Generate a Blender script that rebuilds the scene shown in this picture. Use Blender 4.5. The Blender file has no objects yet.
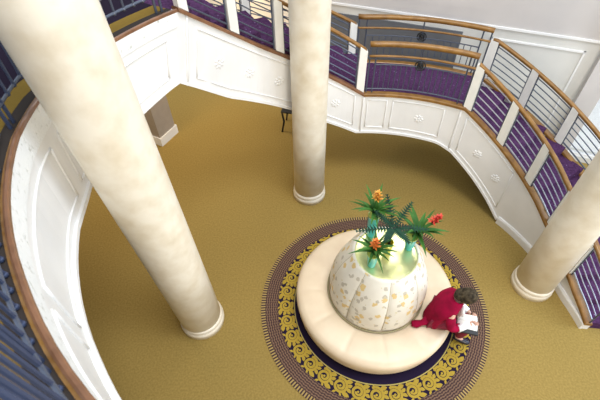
import bpy, bmesh, math, random
from math import sin, cos, pi, radians as rad
from mathutils import Vector, Matrix, noise
random.seed(7)
S = bpy.context.scene
COL = S.collection

# ------------------------------------------------------------------ camera
FPX, NADX, NADY, CAMH = 420.0, 308.0, 573.0, 5.8
dn = Vector(((NADX-300)/FPX, -(NADY-200)/FPX, -1)).normalized()
up = -dn
fw = Vector((0, 0, -1)); fw = (fw - fw.dot(up)*up).normalized()
rt = fw.cross(up)
Rm = Matrix((rt, fw, up)).to_4x4()
cd = bpy.data.cameras.new('camera'); cam = bpy.data.objects.new('camera', cd); COL.objects.link(cam)
cam.matrix_world = Matrix.Translation((0, 0, CAMH)) @ Rm
cd.sensor_width = 36; cd.lens = 36*FPX/600; cd.clip_start = .05
cd.dof.use_dof = True; cd.dof.focus_distance = 6.3; cd.dof.aperture_fstop = 2.2
S.camera = cam

# ------------------------------------------------------------------ world and lights
W = bpy.data.worlds.new('world'); S.world = W; W.use_nodes = True
bg = W.node_tree.nodes['Background']
bg.inputs[0].default_value = (.80, .90, 1.0, 1); bg.inputs[1].default_value = 1.0
def area(name, loc, target, size, power, color, sy=None):
    l = bpy.data.lights.new(name, 'AREA'); l.energy = power; l.color = color; l.size = size
    if sy: l.shape = 'RECTANGLE'; l.size_y = sy
    o = bpy.data.objects.new(name, l); COL.objects.link(o); o.location = loc
    o.rotation_euler = (Vector(target)-Vector(loc)).to_track_quat('-Z', 'Y').to_euler(); return o
area('tray_glow_fill', (2.95, 8.2, 9.0), (1.1, 3.2, 1.0), 2.2, 120, (1.0, .97, .90))  # added area light, placed so its reflection makes the tray glow
area('roof_light', (2.8, 1.0, 15.0), (1.6, 3.2, 0), 5.0, 900, (.98, .98, 1.0))
area('window_daylight', (8.2, -.5, 5.8), (-1.0, 3.2, 2.4), 3.0, 110, (.42, .64, 1.0))
area('warm_fill', (2.2, -3.6, 5.2), (2.4, 5.0, 1.4), 1.8, 150, (1.0, .84, .60))  # added warm fill for the right column and landing fascia
area('column_foot_fill', (3.6, -3.6, 2.3), (0.6, 3.2, 1.0), 2.2, 170, (1.0, .95, .86), 1.6)  # added low fill under the balcony, brightens the column feet
area('side_window_daylight', (10.2, 1.2, 3.6), (4.5, 2.0, 0), 2.2, 260, (.78, .88, 1.0))
for i, (x, y) in enumerate([(-3.6, 5.6), (-1.4, 7.6)]):
    area('downlight', (x, y, 2.9), (x, y, 0), .5, 34, (1.0, .74, .42))
S.view_settings.view_transform = 'Standard'; S.view_settings.look = 'None'
S.view_settings.gamma = 1; S.view_settings.use_curve_mapping = False
S.view_settings.exposure = 0.40

# ------------------------------------------------------------------ materials
def mat(name, col, rough=.6, metal=0, spec=None, var=None, scale=8, bump=0, bscale=60, coat=0, trans=0, detail=4, lo=.35, hi=.65):
    m = bpy.data.materials.new(name); m.use_nodes = True
    nt = m.node_tree; b = nt.nodes['Principled BSDF']
    b.inputs['Roughness'].default_value = rough; b.inputs['Metallic'].default_value = metal
    if spec is not None: b.inputs['Specular IOR Level'].default_value = spec
    b.inputs['Coat Weight'].default_value = coat
    b.inputs['Transmission Weight'].default_value = trans
    tc = nt.nodes.new('ShaderNodeTexCoord')
    if var is None: var = tuple(c*.93 for c in col)
    n = nt.nodes.new('ShaderNodeTexNoise'); n.inputs['Scale'].default_value = scale; n.inputs['Detail'].default_value = detail
    nt.links.new(tc.outputs['Object'], n.inputs['Vector'])
    r = nt.nodes.new('ShaderNodeValToRGB'); r.color_ramp.elements[0].position = lo; r.color_ramp.elements[1].position = hi
    r.color_ramp.elements[0].color = (*var, 1); r.color_ramp.elements[1].color = (*col, 1)
    nt.links.new(n.outputs['Fac'], r.inputs['Fac']); nt.links.new(r.outputs['Color'], b.inputs['Base Color'])
    if bump:
        n2 = nt.nodes.new('ShaderNodeTexNoise'); n2.inputs['Scale'].default_value = bscale
        nt.links.new(tc.outputs['Object'], n2.inputs['Vector'])
        bp = nt.nodes.new('ShaderNodeBump'); bp.inputs['Strength'].default_value = bump; bp.inputs['Distance'].default_value = .01
        nt.links.new(n2.outputs['Fac'], bp.inputs['Height']); nt.links.new(bp.outputs['Normal'], b.inputs['Normal'])
    return m
M = {}
M['gold_carpet'] = mat('gold_carpet', (.315, .215, .060), .9, spec=.2, var=(.250, .168, .043), scale=38, bump=.25, bscale=220, detail=8)
M['cream'] = mat('painted_cream_white', (.83, .815, .79), .45, scale=2)
M['frieze'] = mat('white_frieze_stone', (.83, .83, .81), .6, var=(.50, .50, .45), scale=20, bump=.5, bscale=45, detail=8, lo=.26, hi=.42)
M['plaster'] = mat('cream_marbled_plaster', (.80, .725, .59), .45, var=(.69, .595, .44), scale=4.6, bump=.06, bscale=25, detail=8, lo=.3, hi=.6)
M['wood'] = mat('honey_oak', (.285, .138, .026), .4, var=(.19, .085, .014), scale=9, coat=.1, detail=6)
M['redwood'] = mat('red_brown_wood', (.23, .105, .048), .4, var=(.16, .07, .03), scale=9, coat=.2)
M['metal'] = mat('slate_blue_steel', (.085, .10, .14), .38, metal=.35, spec=.6)
M['lit_metal'] = mat('lit_slate_steel', (.42, .43, .46), .3, metal=.6)  # same railing steel, with bright light on the bars put into its colour
M['goldborder'] = mat('shaded_gold_border', (.20, .125, .025), .95, spec=.1, scale=40)  # gold carpet border, its shade on the balcony put into the colour
M['darkborder'] = mat('dark_grey_brown_carpet', (.040, .032, .028), .95, spec=.1)
M['darkcarpet'] = mat('dark_plum_carpet', (.016, .010, .022), .95, spec=.1, scale=30)
M['navy_metal'] = mat('navy_painted_steel', (.045, .065, .13), .4, metal=.2)
M['post'] = mat('cream_post_paint', (.82, .80, .74), .5, scale=6)
M['wall'] = mat('taupe_wall_paint', (.56, .52, .49), .7, scale=1.5)
M['wall_low'] = mat('pale_wall_paint', (.66, .64, .59), .6, scale=1.5)
M['slate'] = mat('slate_fabric_panel', (.12, .122, .13), .7, scale=6)
M['dark'] = mat('dark_wall', (.10, .085, .075), .8)
M['taupe'] = mat('taupe_pier_paint', (.33, .28, .23), .6)
M['seat'] = mat('cream_leather', (.74, .60, .42), .42, var=(.68, .53, .36), scale=3, bump=.05)
M['navy'] = mat('navy_fabric', (.02, .02, .05), .7)
M['piping'] = mat('olive_piping', (.28, .24, .12), .6)
M['iron'] = mat('black_iron', (.02, .02, .02), .5, metal=.3)
M['leaf'] = mat('green_leaf', (.055, .17, .025), .55, spec=.25, var=(.03, .10, .015), scale=6)
M['darkleaf'] = mat('dark_green_leaf', (.014, .060, .030), .6, spec=.2, var=(.008, .035, .02), scale=8)
M['orange'] = mat('orange_bract', (.70, .22, .03), .5, var=(.55, .12, .02), scale=20)
M['yellow'] = mat('yellow_bract', (.70, .38, .05), .5, var=(.6, .22, .03), scale=20)
M['red'] = mat('red_bract', (.68, .07, .03), .5, var=(.5, .04, .03), scale=20)
M['turq'] = mat('turquoise_glass', (.03, .44, .42), .3, trans=0, coat=.1)
M['rimglass'] = mat('yellow_green_glass', (.55, .62, .12), .15, trans=.2)
M['yelvase'] = mat('yellow_glass', (.72, .60, .04), .15, trans=.2, coat=.4)
M['crimson'] = mat('crimson_wool', (.30, .002, .034), .9, spec=.15, var=(.21, .002, .024), scale=10)
M['crimson2'] = mat('dark_crimson_cloth', (.20, .006, .03), .8)
M['skin'] = mat('skin', (.62, .36, .26), .5)
M['hair'] = mat('ash_brown_hair', (.080, .060, .034), .8, spec=.15, var=(.022, .016, .010), scale=30, bump=.5, bscale=70)
M['white'] = mat('white_cloth', (.85, .84, .82), .7)
M['paper'] = mat('paper', (.88, .85, .78), .7)
M['black'] = mat('black_cover', (.02, .022, .025), .5)
M['shoe'] = mat('dark_shoe_leather', (.02, .02, .035), .35)
M['glass'] = mat('window_glass', (1, 1, 1), .02, trans=1, var=(1, 1, 1))

def purple_mat():
    m = mat('purple_patterned_carpet', (.088, .036, .098), .95, spec=.1, var=(.048, .018, .056), scale=30)
    nt = m.node_tree; b = nt.nodes['Principled BSDF']; tc = [n for n in nt.nodes if n.type == 'TEX_COORD'][0]
    v = nt.nodes.new('ShaderNodeTexVoronoi'); v.inputs['Scale'].default_value = 11
    nt.links.new(tc.outputs['Object'], v.inputs['Vector'])
    lt = nt.nodes.new('ShaderNodeMath'); lt.operation = 'LESS_THAN'; lt.inputs[1].default_value = .09
    nt.links.new(v.outputs['Distance'], lt.inputs[0])
    mx = nt.nodes.new('ShaderNodeMix'); mx.data_type = 'RGBA'
    base = b.inputs['Base Color'].links[0].from_socket
    nt.links.new(lt.outputs[0], mx.inputs['Factor']); nt.links.new(base, mx.inputs[6]); mx.inputs[7].default_value = (.26, .22, .38, 1)
    nt.links.new(mx.outputs[2], b.inputs['Base Color']); return m
M['purple'] = purple_mat()

def floral_mat():
    m = mat('floral_upholstery', (.76, .71, .60), .6, var=(.70, .64, .53), scale=4)
    nt = m.node_tree; b = nt.nodes['Principled BSDF']; tc = [n for n in nt.nodes if n.type == 'TEX_COORD'][0]
    src = b.inputs['Base Color'].links[0].from_socket
    for sc, th, colr, off in ((6.6, .30, (.66, .43, .09), 0), (8.4, .29, (.42, .36, .27), 3.3), (11, .17, (.62, .54, .30), 7.1)):
        mp = nt.nodes.new('ShaderNodeMapping'); mp.inputs['Location'].default_value = (off, off*.7, off*.3)
        nt.links.new(tc.outputs['Object'], mp.inputs['Vector'])
        v = nt.nodes.new('ShaderNodeTexVoronoi'); v.inputs['Scale'].default_value = sc
        nn = nt.nodes.new('ShaderNodeTexNoise'); nn.inputs['Scale'].default_value = 22
        nt.links.new(mp.outputs[0], v.inputs['Vector']); nt.links.new(mp.outputs[0], nn.inputs['Vector'])
        ad = nt.nodes.new('ShaderNodeMath'); ad.operation = 'MULTIPLY_ADD'; ad.inputs[1].default_value = .55
        nt.links.new(nn.outputs['Fac'], ad.inputs[0]); nt.links.new(v.outputs['Distance'], ad.inputs[2])
        lt = nt.nodes.new('ShaderNodeMath'); lt.operation = 'LESS_THAN'; lt.inputs[1].default_value = th+.22
        nt.links.new(ad.outputs[0], lt.inputs[0])
        mu = nt.nodes.new('ShaderNodeMath'); mu.operation = 'MULTIPLY'; mu.inputs[1].default_value = .75
        nt.links.new(lt.outputs[0], mu.inputs[0])
        mx = nt.nodes.new('ShaderNodeMix'); mx.data_type = 'RGBA'
        nt.links.new(mu.outputs[0], mx.inputs['Factor']); nt.links.new(src, mx.inputs[6]); mx.inputs[7].default_value = (*colr, 1)
        src = mx.outputs[2]
    nt.links.new(src, b.inputs['Base Color']); return m
M['floral'] = floral_mat()
M['seam'] = mat('tan_seam_cord', (.45, .38, .26), .7)
M['tray'] = mat('pale_brass_tray', (.84, .83, .44), .30, metal=.8, var=(.80, .78, .36), scale=2)

def rug_mat():
    """radial bands: navy field, dotted key border, striped fringe (object space = rug centre)"""
    m = bpy.data.materials.new('rug_weave'); m.use_nodes = True; nt = m.node_tree; b = nt.nodes['Principled BSDF']
    b.inputs['Roughness'].default_value = .95; b.inputs['Specular IOR Level'].default_value = .1
    def mth(op, a, c=None, d=None):
        n = nt.nodes.new('ShaderNodeMath'); n.operation = op
        for i, v in enumerate((a, c, d)):
            if v is None: continue
            if isinstance(v, (int, float)): n.inputs[i].default_value = v
            else: nt.links.new(v, n.inputs[i])
        return n.outputs[0]
    tc = nt.nodes.new('ShaderNodeTexCoord'); sp = nt.nodes.new('ShaderNodeSeparateXYZ'); nt.links.new(tc.outputs['Object'], sp.inputs[0])
    x, y = sp.outputs[0], sp.outputs[1]
    r = mth('SQRT', mth('ADD', mth('MULTIPLY', x, x), mth('MULTIPLY', y, y)))
    a = mth('ARCTAN2', y, x)
    def band(lo, hi): return mth('MULTIPLY', mth('GREATER_THAN', r, lo), mth('LESS_THAN', r, hi))
    key = mth('GREATER_THAN', mth('ADD', mth('MULTIPLY', mth('SINE', mth('MULTIPLY', a, 240)), .6),
              mth('SINE', mth('ADD', mth('MULTIPLY', r, 190), mth('MULTIPLY', mth('SINE', mth('MULTIPLY', a, 120)), .8)))), .05)
    def mix(f, c1, c2):
        n = nt.nodes.new('ShaderNodeMix'); n.data_type = 'RGBA'
        nt.links.new(f, n.inputs['Factor'])
        for i, c in ((6, c1), (7, c2)):
            if isinstance(c, tuple): n.inputs[i].default_value = (*c, 1)
            else: nt.links.new(c, n.inputs[i])
        return n.outputs[2]
    keyc = mix(key, (.055, .030, .028), (.18, .108, .070))
    fr = mth('GREATER_THAN', mth('SINE', mth('MULTIPLY', a, 250)), 0.0)
    frc = mix(fr, (.045, .025, .03), (.36, .25, .09))
    c = mix(band(1.43, 1.62), (.016, .010, .028), keyc)
    c = mix(band(1.62, 3), c, frc)
    c = mix(band(1.175, 1.19), c, (.42, .33, .10))
    nt.links.new(c, b.inputs['Base Color']); return m
M['rug'] = rug_mat()
M['rug_gold'] = mat('gold_wool', (.40, .28, .04), .95, spec=.1, var=(.36, .24, .035), scale=40)

# ------------------------------------------------------------------ helpers
def obj(name, bm, m, parent=None, smooth=False, ms=None):
    me = bpy.data.meshes.new(name)
    bmesh.ops.recalc_face_normals(bm, faces=bm.faces[:])
    bm.to_mesh(me); bm.free()
    for mm in (ms or [m]): me.materials.append(mm)
    if smooth:
        for p in me.polygons: p.use_smooth = True
    o = bpy.data.objects.new(name, me); COL.objects.link(o)
    if parent: o.parent = parent; o.matrix_parent_inverse = Matrix.Translation(parent.location).inverted() if parent.parent is None else Matrix()
    return o
def tag(o, label=None, cat=None, group=None, kind=None):
    if label: o['label'] = label
    if cat: o['category'] = cat
    if group: o['group'] = group
    if kind: o['kind'] = kind
    return o
def thing(name, label, cat, loc=(0, 0, 0), rz=0, group=None):
    o = bpy.data.objects.new(name, None); COL.objects.link(o); o.location = loc; o.rotation_euler = (0, 0, rz)
    o.empty_display_size = .1
    return tag(o, label, cat, group)
def child(name, bm, m, parent, smooth=False, ms=None):
    """mesh given in the parent's own frame"""
    o = obj(name, bm, m, None, smooth, ms); o.parent = parent; return o
def wchild(name, bm, m, parent, smooth=False, ms=None):
    """mesh given in world coordinates under an unrotated parent"""
    o = obj(name, bm, m, None, smooth, ms); o.parent = parent
    root = parent
    while root.parent: root = root.parent
    if parent is root: o.matrix_parent_inverse = Matrix.Translation(-root.location)
    return o
def box(bm, a, b, mi=0):
    vs = [bm.verts.new((x, y, z)) for x in (a[0], b[0]) for y in (a[1], b[1]) for z in (a[2], b[2])]
    for f in ((0, 1, 3, 2), (4, 6, 7, 5), (0, 4, 5, 1), (2, 3, 7, 6), (0, 2, 6, 4), (1, 5, 7, 3)):
        fc = bm.faces.new([vs[i] for i in f]); fc.material_index = mi
    return vs
def loft(bm, rings, closed=True, cap=True, mi=0, wrap=False):
    R = [[bm.verts.new(p) for p in r] for r in rings]
    n = len(R[0]); m = len(R)
    for i in range(m if wrap else m-1):
        A, B = R[i], R[(i+1) % m]
        for j in range(n if closed else n-1):
            k = (j+1) % n
            try: bm.faces.new((A[j], A[k], B[k], B[j])).material_index = mi
            except ValueError: pass
    if cap and closed and not wrap:
        for r in (R[0], R[-1]):
            try: bm.faces.new(r).material_index = mi
            except ValueError: pass
def tube(bm, pts, r, n=8, mi=0, flat=1.0):
    pts = [Vector(p) for p in pts]; rings = []; prev = None
    for i, p in enumerate(pts):
        t = (pts[min(i+1, len(pts)-1)]-pts[max(i-1, 0)]).normalized()
        if prev is None:
            u = t.cross(Vector((0, 0, 1)))
            if u.length < .05: u = t.cross(Vector((1, 0, 0)))
        else: u = prev - prev.dot(t)*t
        u.normalize(); prev = u; v = t.cross(u)
        rr = r[i] if isinstance(r, (list, tuple)) else r
        rings.append([p + (u*cos(2*pi*k/n)+v*sin(2*pi*k/n)*flat)*rr for k in range(n)])
    loft(bm, rings, mi=mi)
def lathe(bm, prof, n=48, c=(0, 0, 0), mi=0, cap=True):
    rings = [[(c[0]+r*cos(2*pi*k/n), c[1]+r*sin(2*pi*k/n), c[2]+z) for k in range(n)] for r, z in prof]
    loft(bm, rings, cap=cap, mi=mi)
def interp(tab, x):
    if x <= tab[0][0]: return tab[0][1]
    for (a, b), (c, d) in zip(tab, tab[1:]):
        if x <= c: return b+(d-b)*(x-a)/(c-a)
    return tab[-1][1]
def frange(a, b, step):
    n = max(1, int(round(abs(b-a)/step))); return [a+(b-a)*i/n for i in range(n+1)]
C = Vector((1.1, 3.0, 0))
R_IN = [(-12, 2.97), (0, 2.84), (10, 2.8), (140, 2.78), (148, 2.79), (157, 2.9), (168, 3.04), (180, 3.2), (190, 3.225), (215, 3.165), (330, 3.145)]
Z_CAP = [(-12, .10), (5, .43), (19.6, .74), (26.4, .95), (57.5, 1.83), (90.5, 1.83), (103.6, 2.26), (124.7, 2.97), (147.9, 3.84), (340, 3.84)]
Z_BOT = [(33, .0), (40, .30), (48, .60), (57.5, .93), (63, 1.03), (92, 1.05), (103.4, 1.36), (116.7, 1.80), (137.3, 2.44), (152.6, 3.07), (165, 2.94), (185, 2.70), (340, 2.68)]
SKEW = [(57, 0), (110, 0), (148, 4.6), (172, 0), (330, 0)]
R_OUT = 3.9
def rin(p): return interp(R_IN, p)
def zc(p): return interp(Z_CAP, p)
def pol(r, p, z): return Vector((C.x+r*cos(rad(p)), C.y+r*sin(rad(p)), z))
def fas(p, v, out=0.0):
    """point on the fascia face: v=0 under the cap, v=1 at its foot; out = towards the opening"""
    a = pol(rin(p)-out, p, zc(p)); pb = p+interp(SKEW, p)
    rb = rin(p) if p < 140 else rin(p)+.02
    b = pol(rb-out, pb, interp(Z_BOT, pb)); return a.lerp(b, v)
def arc_sweep(bm, phis, prof, rf, zf, mi=0):
    loft(bm, [[pol(rf(p)+dr, p, zf(p)+dz) for dr, dz in prof] for p in phis], mi=mi)
def brk(a, b, step=2.0):
    """angles from a to b including the kinks of the stair"""
    ks = sorted(set([round(x, 3) for x in frange(a, b, step)] + [k for k in (57.5, 90.5, 147.9) if a < k < b])); return ks

# ------------------------------------------------------------------ floor and walls
WN = Vector((.366, .93, 0)).normalized(); WT = Vector((WN.y, -WN.x, 0)); WD = 7.62
def wp(s, z, out=0): return WN*(WD-out)+WT*s+Vector((0, 0, z))
def wallbox(bm, s0, s1, z0, z1, o0, o1, mi=0):
    pts = [wp(s, z, o) for s in (s0, s1) for o in (o0, o1) for z in (z0, z1)]
    vs = [bm.verts.new(p) for p in pts]
    for f in ((0, 1, 3, 2), (4, 6, 7, 5), (0, 4, 5, 1), (2, 3, 7, 6), (0, 2, 6, 4), (1, 5, 7, 3)): bm.faces.new([vs[i] for i in f]).material_index = mi
bm = bmesh.new(); wallbox(bm, -13, 12, -.1, 0, 0, 16); wallbox(bm, -13, -3.0, -.1, 0, -9, 0)
tag(obj('floor', bm, M['gold_carpet']), kind='structure', label='gold patterned carpet floor')
bm = bmesh.new(); wallbox(bm, 1.0, 12, -.1, 0, -12, -.25); tag(obj('terrace', bm, M['white']), kind='structure', label='pale paving outside the window')
# far wall stands beyond the outer railing, its window opening right of the pilaster
bm = bmesh.new()
wallbox(bm, -5.2, 2.62, 2.36, 6.5, -.25, 0)
wallbox(bm, 2.62, 6.0, 3.3, 6.5, -.25, 0); wallbox(bm, 6.0, 9.0, 0, 6.5, -.25, 0)
tag(obj('wall_back', bm, M['wall']), kind='structure', label='smooth taupe wall behind the staircase')
bm = bmesh.new()
wallbox(bm, -5.2, 2.62, 1.15, 2.36, -.25, 0); wallbox(bm, -.2, 2.62, 0, 1.15, -.25, 0); wallbox(bm, 2.62, 6.0, 0, .12, -.25, 0)
tag(obj('wall_back_lower', bm, M['wall_low']), kind='structure', label='paler dado of the wall behind the stair')
bm = bmesh.new(); wallbox(bm, -5.2, 2.3, 2.37, 2.405, 0, .025)
tag(obj('trim_1', bm, M['cream']), kind='structure', label='white dado moulding along the back wall')
bm = bmesh.new()
for (s0, s1) in ((.62, 2.1),):
    for a in ((s0, s1, 2.17, 2.2), (s0, s1, .5, .53), (s0, s0+.03, .5, 2.2), (s1-.03, s1, .5, 2.2)): wallbox(bm, *a, 0, .02)
tag(obj('trim_2', bm, M['cream']), kind='structure', label='thin panel moulding below the dado line')
bm = bmesh.new(); wallbox(bm, 2.3, 2.62, 0, 6.5, 0, .14)
tag(obj('trim_3', bm, M['wall']), kind='structure', label='taupe pilaster beside the bright window')
w1 = thing('window_1', None, None, wp(4.31, .12)); tag(w1, kind='structure', label='bright tall window right of the pilaster')
bm = bmesh.new()
for a in ((2.62, 2.68, .12, 3.3), (5.94, 6.0, .12, 3.3), (2.68, 5.94, .12, .18), (2.68, 5.94, 3.23, 3.3)): wallbox(bm, *a, -.1, -.02)
wchild('window_frame', bm, M['cream'], w1)
bm = bmesh.new(); wallbox(bm, 2.68, 5.94, .18, 3.23, -.065, -.055); wchild('window_glass', bm, M['glass'], w1)
# slate wall panel behind the landing
bm = bmesh.new(); wallbox(bm, -2.3, .14, 1.2, 2.22, 0, .03)
tag(obj('trim_4', bm, M['slate']), kind='structure', label='dark slate recessed panel behind the landing')
bm = bmesh.new(); box(bm, (-8.2, -5, 0), (-8, 15, 6.5)); tag(obj('wall_left', bm, M['dark']), kind='structure')
bm = bmesh.new(); box(bm, (-8, 15, 0), (3, 15.2, 6.5)); tag(obj('wall_far', bm, M['wall']), kind='structure')
bm = bmesh.new(); box(bm, (-8, -5.2, 0), (11, -5, 6.5)); tag(obj('wall_front', bm, M['wall']), kind='structure')

# ------------------------------------------------------------------ balcony (left)
bal = thing('balcony', 'curved white balcony edge with wood cap sweeping down the left side', 'balcony', pol(4.5, 225, 3.7))
BA, BB = 147.9, 322
bm = bmesh.new()
ph = brk(BA, BB, 3)
loft(bm, [[pol(rin(p)+.03, p, 3.68), pol(rin(p)+.03, p, 3.80), pol(7.2, p, 3.80), pol(7.2, p, 3.68)] for p in ph])
wchild('floor_slab', bm, M['darkcarpet'], bal)
bm = bmesh.new()
loft(bm, [[pol(rin(p)+.024, p, 3.801), pol(rin(p)+.024, p, 3.828), pol(rin(p)+.044, p, 3.822), pol(rin(p)+.044, p, 3.801)] for p in ph])
wchild('wood_edge_strip', bm, M['wood'], bal)
bm = bmesh.new()
loft(bm, [[pol(rin(p)+.044, p, 3.801), pol(rin(p)+.044, p, 3.812), pol(rin(p)+.15, p, 3.815), pol(rin(p)+.15, p, 3.801)] for p in ph])
wchild('dark_border', bm, M['darkborder'], bal)
for r0, p0, p1 in ((3.75, 150, 163), (4.35, 149.5, 160)):
    bm = bmesh.new(); loft(bm, [[pol(r0+(p-p0)*.02, p, z) for z in (3.80, 3.98)]+[pol(r0+.1+(p-p0)*.02, p, z) for z in (3.98, 3.80)] for p in frange(p0, p1, 2)]); wchild('white_kerb', bm, M['cream'], bal)
bm = bmesh.new()
loft(bm, [[pol(rin(p)+.15, p, 3.801), pol(rin(p)+.15, p, 3.808), pol(rin(p)+.34, p, 3.808), pol(rin(p)+.34, p, 3.801)] for p in ph])
wchild('gold_carpet_border', bm, M['goldborder'], bal)
def fascia_band(bm, phis, v0, v1, o0, o1):
    loft(bm, [[fas(p, v0, o0), fas(p, v1, o0), fas(p, v1, o1), fas(p, v0, o1)] for p in phis])
FR = .22
bm = bmesh.new(); fascia_band(bm, ph, .02, 1, 0, -.022)
fb = wchild('fascia', bm, M['cream'], bal)
bm = bmesh.new(); fascia_band(bm, ph, .03, FR, .012, 0); wchild('frieze', bm, M['frieze'], bal)
bm = bmesh.new(); fascia_band(bm, ph, .95, 1.0, .03, 0); wchild('lower_lip', bm, M['cream'], bal)
CAPP = [(-.014, -.03), (-.014, -.002), (-.008, .004), (.010, .004), (.024, -.004), (.024, -.03)]
bm = bmesh.new(); arc_sweep(bm, ph, CAPP, rin, zc); wchild('wood_cap', bm, M['redwood'], bal)
def rectmould(name, p0, p1, v0, v1, parent, r=.012):
    bm = bmesh.new(); q = brk(p0, p1, 1.5)
    for v in (v0, v1): tube(bm, [fas(p, v, .004) for p in q], r, 6)
    for p in (p0, p1): tube(bm, [fas(p, v0+(v1-v0)*k/4, .004) for k in range(5)], r, 6)
    return wchild(name, bm, M['cream'], parent, True)
for a, b in ((150.8, 182), (185.0, 210.5), (214, 238)):
    rectmould('panel_moulding', a, b, FR+.11, .85, bal)
# ------------------------------------------------------------------ staircase
st = thing('staircase', 'curved white staircase with purple carpeted steps turning at a middle landing', 'staircase', pol(3.3, 60, 0))
bm = bmesh.new(); fascia_band(bm, brk(10, 147.9, 2), .02, 1, 0, -.08)
wchild('inner_fascia', bm, M['cream'], st)
bm = bmesh.new(); fascia_band(bm, brk(-8.5, 10, 2), .02, 1, 0, -.08); wchild('inner_fascia', bm, M['cream'], st)
bm = bmesh.new(); fascia_band(bm, brk(34, 147.9, 2), .95, 1, .025, 0); wchild('lower_lip', bm, M['cream'], st)
bm = bmesh.new(); arc_sweep(bm, brk(-8.6, 33.5, 2), [(-.035, 0), (-.035, .12), (-.02, .15), (0, .15), (0, 0)], rin, lambda p: 0.0)
wchild('baseboard', bm, M['cream'], st)
CAPS = [(-.03, -.03), (-.03, .012), (-.02, .022), (.060, .022), (.070, .012), (.070, -.03)]
for a, b in ((-8.8, 57.5), (57.5, 90.5), (90.5, 147.9)):
    bm = bmesh.new(); arc_sweep(bm, brk(a, b, 2), CAPS, rin, zc); wchild('wood_cap', bm, M['redwood'] if a > 80 else M['wood'], st)
# outer stringer
def zo(p): return -.05+interp([(-12, .12), (5, .45), (19.6, .76), (26.4, .95), (57.5, 1.80), (90.5, 1.80), (103.6, 2.28), (124.7, 2.97), (150, 3.84)], p)
def ro(p): return R_OUT if p > 12 else R_OUT+(12-p)*.03
bm = bmesh.new(); loft(bm, [[pol(ro(p), p, zo(p)), pol(ro(p)+.08, p, zo(p)), pol(ro(p)+.08, p, max(zo(p)-.8, 0)), pol(ro(p), p, max(zo(p)-.8, 0))] for p in brk(-10, 147.9, 2)])
wchild('outer_stringer', bm, M['cream'], st)
bm = bmesh.new(); arc_sweep(bm, brk(-10, 147.9, 2), CAPS, ro, zo); wchild('wood_cap', bm, M['wood'], st)
bm = bmesh.new()
loft(bm, [[pol(rin(p)+.08, p, 1.60), pol(rin(p)+.08, p, 1.76), pol(R_OUT, p, 1.76), pol(R_OUT, p, 1.60)] for p in frange(57.5, 90.5, 2)])
wchild('landing', bm, M['purple'], st)
def flight(p0, z0, p1, z1, n):
    for i in range(n):
        a = p0+(p1-p0)*i/n; b = p0+(p1-p0)*(i+1)/n; z = z0+(z1-z0)*(i+1)/(n+0.0)
        bm = bmesh.new(); q = frange(a-(.5 if p1 > p0 else -.5), b, 1.7)
        h = abs(z1-z0)/n
        loft(bm, [[pol(rin(p)+.08, p, z-h-.10), pol(rin(p)+.08, p, z), pol(ro(p), p, z), pol(ro(p), p, z-h-.10)] for p in q])
        wchild('step', bm, M['purple'], st)
flight(90.5, 1.76, 147.9, 3.80, 12)
# lower flight: heights follow the cap
n = 11
for i in range(n):
    a = 57.5-(57.5+8)*i/n; b = 57.5-(57.5+8)*(i+1)/n; z = 1.76-1.76*(i+1)/(n+1)
    bm = bmesh.new(); q = frange(a, max(b-.5, -8), 1.6)
    out = lambda p: ro(p)
    loft(bm, [[pol(rin(p)+.08, p, max(z-.30, .0)), pol(rin(p)+.08, p, z), pol(out(p), p, z), pol(out(p), p, max(z-.30, .0))] for p in q])
    wchild('step', bm, M['purple'], st)
# mouldings and rosettes on the fascia
rectmould('panel_moulding', 93.5, 143.0, .14, .84, st, .010)
for a, b in ((82.5, 89), (63.5, 80.5)): rectmould('panel_moulding', a, b, .14, .84, st, .010)
rectmould('panel_moulding', 36.0, 56.0, .12, .86, st, .010)
for p in (90.5, 58.5, 145.5):
    bm = bmesh.new(); tube(bm, [fas(p, k/4, .006) for k in range(5)], .016, 6); wchild('corner_moulding', bm, M['cream'], st, True)
def rosette(p, v, r=.08):
    c = fas(p, v, .003); nrm = Vector((cos(rad(p)), sin(rad(p)), 0)); t = Vector((-nrm.y, nrm.x, 0)); u = Vector((0, 0, 1))
    bm = bmesh.new()
    for k in range(8):
        a = 2*pi*k/8; q = c+(t*cos(a)+u*sin(a))*r*.62
        m = Matrix.Translation(q) @ Matrix((t, u, -nrm)).transposed().to_4x4() @ Matrix.Rotation(a, 4, 'Z') @ Matrix.Diagonal((r*.42, r*.24, .010, 1))
        bmesh.ops.create_uvsphere(bm, u_segments=8, v_segments=6, radius=1, matrix=m)
    m = Matrix.Translation(c) @ Matrix((t, u, -nrm)).transposed().to_4x4() @ Matrix.Diagonal((r*.3, r*.3, .014, 1))
    bmesh.ops.create_uvsphere(bm, u_segments=10, v_segments=6, radius=1, matrix=m)
    wchild('rosette', bm, M['cream'], st, True)
for p in (137, 128, 119, 100, 71, 49, 40.5): rosette(p, .5 if p > 60 else .52)

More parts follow.
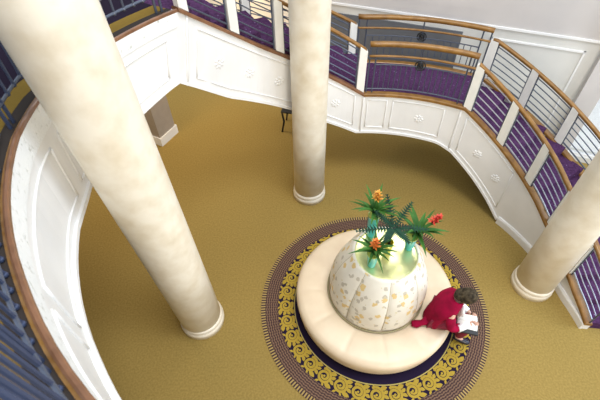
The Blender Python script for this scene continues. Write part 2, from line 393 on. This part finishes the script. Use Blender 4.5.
# ------------------------------------------------------------------ railings
def post(parent, p, rf, zf, h, w=.125, slope=0):
    r = rf(p)+.03; bm = bmesh.new(); n = Vector((cos(rad(p)), sin(rad(p)), 0)); t = Vector((-n.y, n.x, 0))
    c = pol(r, p, 0); hw = w/2; dp = degw(hw, r)
    rings = []
    for k, (z, ww) in enumerate(((0, 1.0), (1, .92))):
        ring = []
        for s1, s2 in ((-1, -1), (1, -1), (1, 1), (-1, 1)):
            pp = p+s1*dp; base = zf(pp)+.03
            ring.append(c+t*hw*s1*ww+n*.035*s2+Vector((0, 0, base+z*(h-.03))))
        rings.append(ring)
    loft(bm, rings); wchild('white_post', bm, M['post'], parent)
def degw(w, r): return math.degrees(w/r)
def bar(bm, rf, zf, pts, r, n=6): tube(bm, [pol(rf(p)+.03, p, zf(p)+h) for p, h in pts], r, n)
def rail_profile(): return [(-.034, -.03), (-.034, .008), (-.022, .020), (.022, .020), (.034, .008), (.034, -.03)]
def handrail(parent, name, p0, p1, rf, zf, h, m, sc=1.0, step=2):
    bm = bmesh.new(); loft(bm, [[pol(rf(p)+.03+a*sc, p, zf(p)+h+b*sc) for a, b in rail_profile()] for p in brk(p0, p1, step)])
    wchild(name, bm, m, parent, True)
def stair_rail(label, p0, p1, posts, rf, zf, h=.74, metal='metal', nb=6, loc=None):
    t = thing('stair_railing', label, 'railing', pol(rf((p0+p1)/2), (p0+p1)/2, zf((p0+p1)/2)), group=None)
    handrail(t, 'handrail', p0, p1, rf, zf, h, M['wood'])
    for p in posts: post(t, p, rf, zf, h)
    e = sorted(posts)
    spans = [(a, b) for a, b in zip(e, e[1:])]
    if e[0]-p0 > 3: spans = [(p0+.5, e[0])]+spans
    if p1-e[-1] > 3: spans.append((e[-1], p1-.5))
    dw = degw(.078, rf(p0))
    for a, b in spans:
        a2 = a+(dw if a in posts else 0); b2 = b-(dw if b in posts else 0)
        for p in (a2, b2):
            bm = bmesh.new(); bar(bm, rf, zf, [(p, 0.02), (p, h-.02)], .011); wchild('upright', bm, M['metal'], t)
        for k in range(nb):
            hh = .09+k*(h-.17)/(nb-1); bm = bmesh.new()
            bar(bm, rf, zf, [(p, hh) for p in frange(a2, b2, 2)], .0085 if k else .013)
            wchild('bar', bm, M[metal], t)
    return t
stair_rail('inner railing of the upper flight, left of the landing, partly behind the middle column', 91.2, 147, [92.0, 105.3, 118.6, 132.2, 146], rin, zc, .74)
stair_rail('inner railing of the lower flight with cream posts and wooden handrail', -9, 57.6, [57, 44, 31, 18, 5.5], rin, zc, .74, 'lit_metal')
stair_rail('outer railing of the upper flight nearest the wall, behind the inner one', 91.2, 147, [91.8, 105, 118.5, 131, 144], ro, zo, .68)
stair_rail('outer railing of the lower flight with dark bars, before the bright window', -6, 58.4, [57.8, 47, 35.5, 23.5, 11], ro, zo, .68)
def guard(label, p0, p1, rf, zf, h=.92):
    t = thing('landing_railing', label, 'railing', pol(rf(74), 74, zf(74)))
    bm = bmesh.new(); loft(bm, [[pol(rf(p)+.03+a*1.25, p, zf(p)+h+b*1.2) for a, b in rail_profile()] for p in frange(p0, p1, 1.5)])
    wchild('top_rail', bm, M['wood'], t, True)
    handrail(t, 'handrail', p0, p1, lambda p: rf(p)-.05, zf, h-.17, M['wood'], .5)
    mid = (p0+p1)/2; hb = .09; hm = h*.6
    for p, z0 in ((p0+.3, .02), (p0+2.2, .02), (p1-2.2, .02), (p1-.3, .02), (mid, hm)):
        bm = bmesh.new(); bar(bm, rf, zf, [(p, z0), (p, h)], .012); wchild('upright', bm, M['metal'], t)
    bm = bmesh.new(); bar(bm, rf, zf, [(p, hb) for p in frange(p0, p1, 1.5)], .011); wchild('bottom_rail', bm, M['metal'], t)
    bm = bmesh.new(); bar(bm, rf, zf, [(p, hm) for p in frange(p0+2.2, p1-2.2, 1.5)], .010); wchild('middle_rail', bm, M['metal'], t)
    for p in frange(p0+4, p1-4, 1.55):
        bm = bmesh.new(); bar(bm, rf, zf, [(p, hb), (p, hm)], .0075); wchild('picket', bm, M['metal'], t)
    # round ornament
    c = pol(rf(mid)+.03, mid, zf(mid)+hm+.02); nrm = Vector((cos(rad(mid)), sin(rad(mid)), 0)); tt = Vector((-nrm.y, nrm.x, 0)); u = Vector((0, 0, 1))
    bm = bmesh.new()
    for R_, r_ in ((.075, .011), (.04, .014)): 
        ring = [c+(tt*cos(2*pi*k/20)+u*sin(2*pi*k/20))*R_ for k in range(21)]; tube(bm, ring, r_, 6)
    for k in range(4): 
        a = k*pi/2+pi/4; tube(bm, [c, c+(tt*cos(a)+u*sin(a))*.075], .008, 5)
    m = Matrix.Translation(c) @ Matrix((tt, u, -nrm)).transposed().to_4x4() @ Matrix.Diagonal((.03, .03, .02, 1))
    bmesh.ops.create_uvsphere(bm, u_segments=10, v_segments=6, radius=1, matrix=m)
    wchild('round_ornament', bm, M['iron'], t, True)
guard('front landing railing with thin pickets and a round iron ornament', 58.3, 90.2, rin, zc, .86)
guard('rear landing railing against the wall, behind the purple landing floor', 58.8, 90.8, ro, zo, .83)
br = thing('balcony_railing', 'slate blue steel railing of thin pickets on the balcony edge', 'railing', pol(3.3, 200, 3.84))
rb = lambda p: rin(p)+(.09 if p < 175 else .09-.05*min(1, (p-175)/20))
bm = bmesh.new(); bar(bm, rb, lambda p: 3.84, [(p, .15 if p < 190 else .06) for p in frange(149, 236, 1.5)], .014); wchild('bottom_rail', bm, M['metal'], br)
bm = bmesh.new(); bar(bm, rb, lambda p: 3.84, [(p, 1.02) for p in frange(149, 236, 1.5)], .014); wchild('upper_rail', bm, M['metal'], br)
handrail(br, 'handrail', 149, 236, rb, lambda p: 3.84, 1.10, M['wood'])
p = 149.5; k = 0
while p < 236:
    bm = bmesh.new(); full = (k % 9 in (0, 1))
    tube(bm, [pol(rb(p)+.03, p, 3.80 if full or p > 195 else 3.99), pol(rb(p)+.03, p, 4.92)], .015 if full else .012, 6)
    if not full: bmesh.ops.create_uvsphere(bm, u_segments=8, v_segments=6, radius=.02, matrix=Matrix.Translation(pol(rb(p)+.03, p, 3.985 if p <= 195 else 3.83)))
    wchild('picket', bm, M['metal'] if p < 175 else M['navy_metal'], br); p += 1.3 if full and k % 9 == 0 else 2.15; k += 1

# ------------------------------------------------------------------ columns
def column(x, y, label, rs=.275, lean=(0, 0), grow=0):
    t = thing('column', label, 'column', (x, y, 0), group='round cream columns around the lobby')
    bm = bmesh.new(); loft(bm, [[((rs+grow*z)*cos(2*pi*k/56)+lean[0]*z, (rs+grow*z)*sin(2*pi*k/56)+lean[1]*z, z) for k in range(56)] for z in (.2, 1.5, 3, 4.5, 7)]); child('shaft', bm, M['plaster'], t, True)
    b = rs
    bm = bmesh.new(); lathe(bm, [(b+.022, 0), (b+.026, .08), (b+.022, .11), (b+.012, .12), (b+.012, .135), (b+.018, .15), (b+.015, .175), (b+.003, .195), (b-.02, .21)], 56)
    child('base', bm, M['plaster'], t, True)
column(-1.47, 2.83, 'thick cream column on the left, rising into the near top corner', .29, (-.0325, -.017), .009)
column(.175, 5.30, 'cream column in the middle, in front of the upper stair flight', .27)
column(3.55, 3.29, 'cream column on the right, in front of the foot of the stair', .275)
bm = bmesh.new(); 
t = thing('square_pier', 'square taupe pier with white baseboard standing under the balcony', 'pier', (-2.98, 7.1, 0), rad(-28))
bm = bmesh.new(); box(bm, (-.26, -.24, 0), (.26, .24, 3.66)); child('shaft', bm, M['taupe'], t)
bm = bmesh.new(); box(bm, (-.285, -.265, 0), (.285, .265, .2)); child('baseboard', bm, M['cream'], t)

# ------------------------------------------------------------------ rug
RC = Vector((1.065, 3.02, 0))
bm = bmesh.new(); lathe(bm, [(1.0, .001), (1.685, .001), (1.685, .010), (1.62, .014), (1.0, .014)], 160)
def flat(bm, pts, z, mi=1):
    f = bm.faces.new([bm.verts.new((x, y, z)) for x, y in pts]); f.material_index = mi
def ribbon(bm, pts, ws, z, mi=1):
    L = []; Rr = []
    for i, (x, y) in enumerate(pts):
        a = pts[max(i-1, 0)]; b = pts[min(i+1, len(pts)-1)]; dx, dy = b[0]-a[0], b[1]-a[1]; l = math.hypot(dx, dy) or 1
        nx, ny = -dy/l, dx/l; w = ws[i]; L.append(bm.verts.new((x+nx*w, y+ny*w, z))); Rr.append(bm.verts.new((x-nx*w, y-ny*w, z)))
    for i in range(len(pts)-1): bm.faces.new((L[i], L[i+1], Rr[i+1], Rr[i])).material_index = mi
NS = 34
for k in range(NS):
    a0 = 2*pi*k/NS; rr = 1.31
    def loc(u, v): # u along, v radial (metres)
        a = a0+u/rr; r = rr+v; return (r*cos(a), r*sin(a))
    sgn = 1
    z = .0155
    pts = []; ws = []
    for i in range(30):
        th = i/29*2.15*2*pi*.86-2.2; q = .102*(1-i/29*.72); pts.append(loc(q*cos(th), sgn*q*sin(th))); ws.append(.0175 if i < 24 else .014)
    ribbon(bm, pts, ws, z)
    flat(bm, [loc(.016*cos(2*pi*j/8), .016*sin(2*pi*j/8)) for j in range(8)], z+.0006)
    # linking leaves
    for (u0, v0, u1, v1, w) in ((.055, .075, .145, .10, .030), (.06, -.08, .15, -.10, .030), (.10, .005, .155, .045, .024), (.10, -.02, .155, -.055, .024), (-.03, .09, -.07, .118, .015), (-.02, -.09, -.05, -.118, .015), (.02, .095, .05, .12, .014)):
        ribbon(bm, [loc(u0+(u1-u0)*s, v0+(v1-v0)*s) for s in (0, .25, .5, .75, 1)], [w*.4, w*.9, w, w*.7, .002], z+.0003)
rug = obj('rug', bm, None, None, False, [M['rug'], M['rug_gold']]); rug.location = RC
tag(rug, 'round navy rug with gold scroll border and fringed edge beneath the ottoman', 'rug')

# ------------------------------------------------------------------ ottoman
OC = Vector((1.045, 3.03, .014))
ot = thing('round_ottoman', 'big round cream leather ottoman with a floral cone backrest', 'ottoman', OC)
bm = bmesh.new(); lathe(bm, [(.98, 0), (.98, .12)], 96); child('plinth', bm, M['navy'], ot)
NSEG = 12
def seatring(r, z, amp, n=192):
    out = []
    for k in range(n):
        a = 2*pi*k/n; s = abs(sin(a*NSEG/2))**.35; zz = z-amp*(1-s); out.append((r*cos(a), r*sin(a), zz))
    return out
bm = bmesh.new()
loft(bm, [seatring(r, z, a) for r, z, a in ((1.07, .10, 0), (1.10, .14, 0), (1.115, .24, 0), (1.125, .32, .0), (1.12, .37, .002), (1.09, .41, .006), (1.03, .433, .012), (.92, .445, .016), (.8, .445, .016), (.68, .43, .012), (.63, .40, .0))])
child('seat', bm, M['seat'], ot, True)
bm = bmesh.new()
n = 192
NCONE = 8
rings = []
for r, z, a in ((.63, .40, 0), (.655, .46, .01), (.664, .56, .016), (.662, .68, .018), (.645, .82, .018), (.608, .97, .016), (.553, 1.12, .014), (.475, 1.25, .01), (.44, 1.305, .006), (.418, 1.33, 0), (.398, 1.326, 0)):
    rings.append([((r-2.2*a*(1-abs(sin(k/n*2*pi*NCONE/2))**.5))*cos(2*pi*k/n)+.045*max(0, z-.46), (r-2.2*a*(1-abs(sin(k/n*2*pi*NCONE/2))**.5))*sin(2*pi*k/n), z) for k in range(n)])
loft(bm, rings, cap=False); cone = child('backrest', bm, M['floral'], ot, True)
bm = bmesh.new(); tube(bm, [((.67)*cos(a), (.67)*sin(a), .452) for a in frange(0, 2*pi, .08)], .012, 6); child('piping', bm, M['piping'], ot, True)
for k in range(NCONE):
    a = 2*pi*k/NCONE
    bm = bmesh.new(); tube(bm, [((r-.010)*cos(a)+.045*(z-.46), (r-.010)*sin(a), z) for r, z in ((.645, .46), (.646, .56), (.638, .68), (.618, .82), (.582, .97), (.530, 1.12), (.462, 1.25), (.432, 1.31))], .0055, 5)
    o = bm; child('seam', bm, M['seam'], cone, True)
bm = bmesh.new(); lathe(bm, [(.402, 1.29), (.402, 1.322), (.390, 1.328), (.383, 1.318), (.0001, 1.318)], 96, c=(.038, 0, 0), cap=False); child('tray_top', bm, M['tray'], ot)

# ------------------------------------------------------------------ bromeliads in vases
def leaf(bm, base, a, L, w, rise, droop, mi=0, segs=7):
    d = Vector((cos(a), sin(a), 0)); s = Vector((-sin(a), cos(a), 0)); prev = None
    for i in range(segs+1):
        t = i/segs; p = base+d*(L*(t**1.05)*(.35+.65*t))+Vector((0, 0, rise*t-droop*t*t*t))
        ww = w*(sin(pi*min(1, .18+t*.82))**.8)*(1-.15*t); z = Vector((0, 0, ww*.45))
        cur = [bm.verts.new(p-s*ww+z), bm.verts.new(p), bm.verts.new(p+s*ww+z)]
        if prev:
            for j in range(2): bm.faces.new((prev[j], prev[j+1], cur[j+1], cur[j]))
        prev = cur
def vase_mesh(r0, r1, h):
    bm = bmesh.new(); lathe(bm, [(r0*.5, 0), (r0, .004), (r0*1.04, .03), ((r0+r1)/2*1.03, h*.5), (r1, h*.97), (r1*1.05, h), (r1*.95, h), (r1*.86, h*.9), (r0*.8, .02), (.001, .015)], 28, cap=False); return bm
def plant(kind, loc, label, flower, vasem, vh=.23, lean=(0, 0), L=.27, nl=16, w=.020, seed=1, leafm='leaf', rise=.20, droop=.12, spike=.20, fr=.045, vname='turquoise glass vase'):
    random.seed(seed)
    v = obj('flower_vase', vase_mesh(.050, .072, vh), M[vasem], None, True); v.location = loc
    tag(v, vname, 'vase')
    if vasem == 'turq':
        bm = bmesh.new(); lathe(bm, [(.0745, vh-.012), (.079, vh), (.0745, vh+.006), (.070, vh)], 28); child('rim', bm, M['rimglass'], v, True)
    t = thing(kind, label, 'plant', (loc[0], loc[1], loc[2]+vh*.5))
    bm = bmesh.new(); tube(bm, [(0, 0, -vh*.35), (0, 0, vh*.3), (lean[0]*.3, lean[1]*.3, vh*.5+.05)], [.018, .02, .03], 8); child('stem', bm, M[leafm], t, True)
    b0 = Vector((lean[0]*.3, lean[1]*.3, vh*.5+.02))
    bm = bmesh.new()
    for k in range(nl):
        q = k/nl; a = k*2.399963+random.uniform(-.2, .2)
        leaf(bm, b0+Vector((0, 0, random.uniform(0, .03))), a, L*1.15*random.uniform(.75, 1.12)*(1-.35*q), w*1.25*random.uniform(.8, 1.2), rise*(.45+.9*q)*random.uniform(.8, 1.2), droop*random.uniform(.5, 1.3)*(1-q*.6))
    child('leaves', bm, M[leafm], t)
    if flower:
        top = b0+Vector((lean[0], lean[1], spike)); bm = bmesh.new()
        tube(bm, [b0, b0.lerp(top, .5)+Vector((0, 0, .01)), top], [.009, .008, .006], 6); child('flower_stalk', bm, M['leaf'], t, True)
        bm = bmesh.new(); ax = (top-b0).normalized()
        for k in range(26):
            s = k/25; c = top+ax*(s-.5)*.13; a = k*2.4
            leaf(bm, c, a, fr*1.5*(1.25-.6*s), .017, .035, .005, segs=3)
        child('flower', bm, M[flower], t)
    return t
ZT = 1.318+.0145
plant('bromeliad', (.87, 2.86, ZT), 'bromeliad with an orange flower in the nearest turquoise vase', 'orange', 'turq', seed=3, L=.29, spike=.17, vname='turquoise glass vase at the near left of the tray', vh=.25)
plant('bromeliad', (1.38, 3.10, ZT), 'bromeliad with a long red flower leaning to the right', 'red', 'turq', seed=5, L=.36, lean=(.20, .05), spike=.22, w=.023, rise=.26, vname='turquoise glass vase at the right edge of the tray', vh=.25)
plant('bromeliad', (.92, 3.32, ZT), 'tall bromeliad with a yellow-orange flower standing at the back', 'yellow', 'turq', vh=.42, seed=8, L=.33, rise=.28, spike=.32, vname='taller turquoise glass vase hidden at the back of the tray')
def fern(loc):
    v = obj('flower_vase', vase_mesh(.045, .055, .20), M['yelvase'], None, True); v.location = loc; tag(v, 'yellow glass vase in the middle of the tray', 'vase')
    t = thing('fern', 'dark green fern with wide toothed fronds in the yellow vase', 'plant', (loc[0], loc[1], loc[2]+.1)); random.seed(4)
    bm = bmesh.new(); tube(bm, [(0, 0, -.06), (.0, .0, .18), (.02, .02, .36)], [.018, .016, .014], 8); child('stem', bm, M['iron'], t, True)
    for k, (a, L, ri) in enumerate([(185, .34, .05), (100, .26, .26), (45, .24, .24), (352, .30, .07), (235, .2, .08), (300, .2, .06), (140, .22, .16)]):
        bm = bmesh.new(); a = rad(a); d = Vector((cos(a), sin(a), 0)); s = Vector((-sin(a), cos(a), 0)); b0 = Vector((.02, .02, .35)); L *= 1.3
        P = [b0+d*L*q+Vector((0, 0, ri*q-.04*q*q)) for q in [i/12 for i in range(13)]]
        tube(bm, P, .006, 5)
        for i in range(1, 13):
            w_ = .075*sin(pi*min(1, .2+i/13*.75)); 
            for sg in (-1, 1):
                vs = [P[i]+d*.019, P[i]-d*.017, P[i]+s*sg*w_+d*.022+Vector((0, 0, .008))]; bm.faces.new([bm.verts.new(q) for q in vs])
        child('frond', bm, M['darkleaf'], t)
fern((1.10, 3.06, ZT))

# ------------------------------------------------------------------ small iron table
t = thing('iron_table', 'small black iron table under the stair, beside the middle column', 'table', (-.10, 7.30, 0), rad(-12))
bm = bmesh.new(); box(bm, (-.22, -.22, .50), (.22, .22, .52)); child('table_top', bm, M['iron'], t)
for sx in (-1, 1):
    for sy in (-1, 1):
        bm = bmesh.new(); tube(bm, [(sx*.2, sy*.2, .5), (sx*.17, sy*.17, .25), (sx*.21, sy*.21, 0)], .02, 6); child('leg', bm, M['iron'], t)
# wooden console on the wall, seen through the upper flight's railing
t = thing('wall_console', 'orange wooden wall shelf seen through the upper stair railing', 'shelf', wp(-3.0, 1.62, 0), rad(-21.5))
bm = bmesh.new(); box(bm, (-.45, -.62, 0), (.45, 0, .05)); child('shelf_board', bm, M['wood'], t)
for sx in (-1, 1): bm = bmesh.new(); box(bm, (sx*.34-.03, -.5, -.25), (sx*.34+.03, 0, 0)); child('bracket', bm, M['wood'], t)

# ------------------------------------------------------------------ person
PO = Vector((1.77, 2.56, 0)); PY = rad(-20)
person = thing('person', 'person in a crimson shawl reading, seated on the edge of the cream ottoman', 'person', PO, PY)
def skin(name, verts, edges, m, parent, sub=2):
    me = bpy.data.meshes.new(name); me.from_pydata([v[:3] for v in verts], edges, []); o = bpy.data.objects.new(name, me); COL.objects.link(o)
    md = o.modifiers.new('skin', 'SKIN'); md.use_smooth_shade = True
    for i, v in enumerate(verts):
        sv = me.skin_vertices[0].data[i]; sv.radius = (v[3], v[4] if len(v) > 4 else v[3]); sv.use_root = (i == 0)
    s = o.modifiers.new('sub', 'SUBSURF'); s.levels = sub; s.render_levels = sub
    dg = bpy.context.evaluated_depsgraph_get(); me2 = bpy.data.meshes.new_from_object(o.evaluated_get(dg))
    bpy.data.objects.remove(o); bm = bmesh.new(); bm.from_mesh(me2); return bm
V = [(0, 0, .56, .13, .15), (.05, 0, .72, .12, .10), (.12, 0, .90, .14, .10), (.16, 0, .99, .09, .07), (.185, 0, 1.06, .05), (.21, 0, 1.12, .05),
     # legs
     (.03, .09, .55, .09), (.40, .09, .56, .062), (.36, .11, .30, .052), (.33, .12, .09, .035), (.44, .13, .05, .032),
     (.03, -.09, .55, .09), (.41, -.07, .58, .062), (.40, -.02, .32, .052), (.40, .02, .10, .035), (.51, .01, .06, .032),
     # arms
     (.13, .17, .97, .055), (.17, .22, .74, .042), (.36, .11, .70, .03), (.42, .07, .71, .028, .018),
     (.13, -.17, .97, .055), (.17, -.24, .74, .042), (.38, -.13, .74, .03), (.44, -.10, .75, .028, .018)]
E_ = [(0, 1), (1, 2), (2, 3), (3, 4), (4, 5), (0, 6), (6, 7), (7, 8), (8, 9), (9, 10), (0, 11), (11, 12), (12, 13), (13, 14), (14, 15),
      (3, 16), (16, 17), (17, 18), (18, 19), (3, 20), (20, 21), (21, 22), (22, 23)]
bm = skin('body', V, E_, None, None)
hd = Matrix.Translation((.245, 0, 1.175)) @ Matrix.Rotation(rad(48), 4, 'Y')
bmesh.ops.create_uvsphere(bm, u_segments=24, v_segments=16, radius=1, matrix=hd @ Matrix.Diagonal((.090, .074, .115, 1)))
bmesh.ops.create_cone(bm, cap_ends=True, segments=8, radius1=.016, radius2=.006, depth=.045, matrix=hd @ Matrix.Translation((.092, 0, -.01)))
for sy in (-1, 1):
    bmesh.ops.create_uvsphere(bm, u_segments=8, v_segments=6, radius=.013, matrix=hd @ Matrix.Translation((.077, sy*.03, .015)))
    bmesh.ops.create_uvsphere(bm, u_segments=8, v_segments=6, radius=1, matrix=hd @ Matrix.Translation((0, sy*.075, -.005)) @ Matrix.Diagonal((.018, .008, .03, 1)))
    # fingers
bmesh.ops.create_uvsphere(bm, u_segments=8, v_segments=6, radius=1, matrix=hd @ Matrix.Translation((.083, 0, -.045)) @ Matrix.Diagonal((.01, .024, .007, 1)))
for (hx, hy, hz, dx, dy) in ((.42, .07, .71, .9, -.35), (.44, -.10, .75, .75, .6)):
    d = Vector((dx, dy, 0)).normalized(); s = Vector((-d.y, d.x, 0)); sg = 1 if hy < 0 else -1
    for k, L in enumerate((.062, .072, .068, .052)):
        b = Vector((hx, hy, hz))+s*(k-1.5)*.017+d*.015
        tube(bm, [b, b+d*L*.55+Vector((0, 0, .008)), b+d*L*.85+Vector((0, 0, .0)), b+d*L+Vector((0, 0, -.012))], [.010, .009, .008, .006], 6)
    b = Vector((hx, hy, hz))+s*sg*.022
    tube(bm, [b-d*.02, b+s*sg*.02+d*.015, b+s*sg*.022+d*.04], [.011, .010, .007], 6)
body = child('body', bm, M['skin'], person, True)
# shawl: draped loft over shoulders and back
bm = bmesh.new(); rings = []
for z, cx, cy, rx, ry in ((.46, .0, 0, .135, .165), (.52, .0, 0, .14, .175), (.62, .01, 0, .135, .185), (.76, .035, 0, .13, .20), (.88, .07, 0, .135, .225), (.97, .11, 0, .125, .215), (1.03, .14, 0, .105, .17), (1.08, .165, 0, .085, .115), (1.11, .18, 0, .07, .08)):
    ring = []
    for k in range(40):
        a = 2*pi*k/40; w = 1+.05*sin(a*7+z*9)*(1.05-z)*1.6; ring.append((cx+rx*w*cos(a), cy+ry*w*sin(a), z))
    rings.append(ring)
loft(bm, rings, cap=False); shawl = child('shawl', bm, M['crimson'], person, True)
bm = bmesh.new(); tube(bm, [(-.06, -.10, .58), (-.14, -.15, .51), (-.21, -.18, .49), (-.265, -.19, .485)], [.07, .04, .055, .04], 10, flat=.6); child('shawl_end', bm, M['crimson'], person, True)
bm = skin('s', [(.13, .17, .95, .075), (.18, .235, .75, .062), (.33, .13, .70, .045)], [(0, 1), (1, 2)], None, None); child('sleeve', bm, M['crimson'], person, True)
bm = skin('s', [(.13, -.17, .95, .075), (.18, -.25, .75, .065), (.34, -.155, .735, .05)], [(0, 1), (1, 2)], None, None); child('sleeve', bm, M['crimson'], person, True)
for a, b, q in (((.27, .17, .71), (.38, .10, .71), .052), ((.27, -.205, .74), (.40, -.12, .75), .056)):
    bm = bmesh.new(); tube(bm, [a, b], [q, .036], 10); child('shirt_cuff', bm, M['white'], person, True)
bm = bmesh.new(); tube(bm, [(.25, .06, 1.01), (.27, .05, .9), (.24, .03, .75)], [.04, .06, .05], 8, flat=.5); tube(bm, [(.25, -.06, 1.01), (.27, -.05, .9), (.24, -.03, .75)], [.04, .06, .05], 8, flat=.5)
child('white_shirt', bm, M['white'], person, True)
bm = skin('s', [(.02, 0, .56, .14, .16), (.05, .09, .55, .10), (.41, .09, .56, .078), (.37, .11, .32, .07), (.34, .12, .13, .06), (.05, -.09, .55, .10), (.42, -.07, .58, .078), (.41, -.02, .34, .07), (.405, .02, .15, .06)], [(0, 1), (1, 2), (2, 3), (3, 4), (0, 5), (5, 6), (6, 7), (7, 8)], None, None)
child('trousers', bm, M['crimson2'], person, True)
for (x, y, a) in ((.34, .12, 10), (.405, .02, -5)):
    d = Vector((cos(rad(a)), sin(rad(a)), 0)); bm = bmesh.new(); b = Vector((x, y, .075))
    tube(bm, [b-d*.05, b, b+d*.08-Vector((0, 0, .015)), b+d*.15-Vector((0, 0, .025)), b+d*.18-Vector((0, 0, .03))], [.035, .045, .042, .036, .02], 10, flat=.95); child('shoe', bm, M['shoe'], person, True)
# hair cap with a loose bun
bm = bmesh.new()
bmesh.ops.create_uvsphere(bm, u_segments=28, v_segments=18, radius=1, matrix=hd @ Matrix.Translation((-.018, 0, .022)) @ Matrix.Diagonal((.108, .098, .124, 1)))
bmesh.ops.create_uvsphere(bm, u_segments=16, v_segments=12, radius=1, matrix=hd @ Matrix.Translation((-.06, 0, -.04)) @ Matrix.Diagonal((.07, .085, .085, 1)))
for v in bm.verts: v.co += Vector((1, 1, 1))*.006*noise.noise(v.co*40)
child('hair', bm, M['hair'], person, True)
# book held open on the lap
bk = thing('book', 'open book with white pages and black cover held in the reader\'s hands', 'book', PO+Matrix.Rotation(PY, 3, 'Z') @ Vector((.375, -.075, .735)), PY+rad(4))
bm = bmesh.new(); box(bm, (-.135, -.15, -.03), (.135, .105, -.004)); child('cover', bm, M['black'], bk)
bm = bmesh.new()
for s in (-1, 1):
    rings = []
    for k in range(9):
        y = s*.10*k/8; zt = .012+.012*sin(pi*min(1, k/8*1.1)); rings.append([(-.12, y, -.004), (-.12, y, zt), (.12, y, zt), (.12, y, -.004)])
    loft(bm, rings)
child('pages', bm, M['paper'], bk, True)
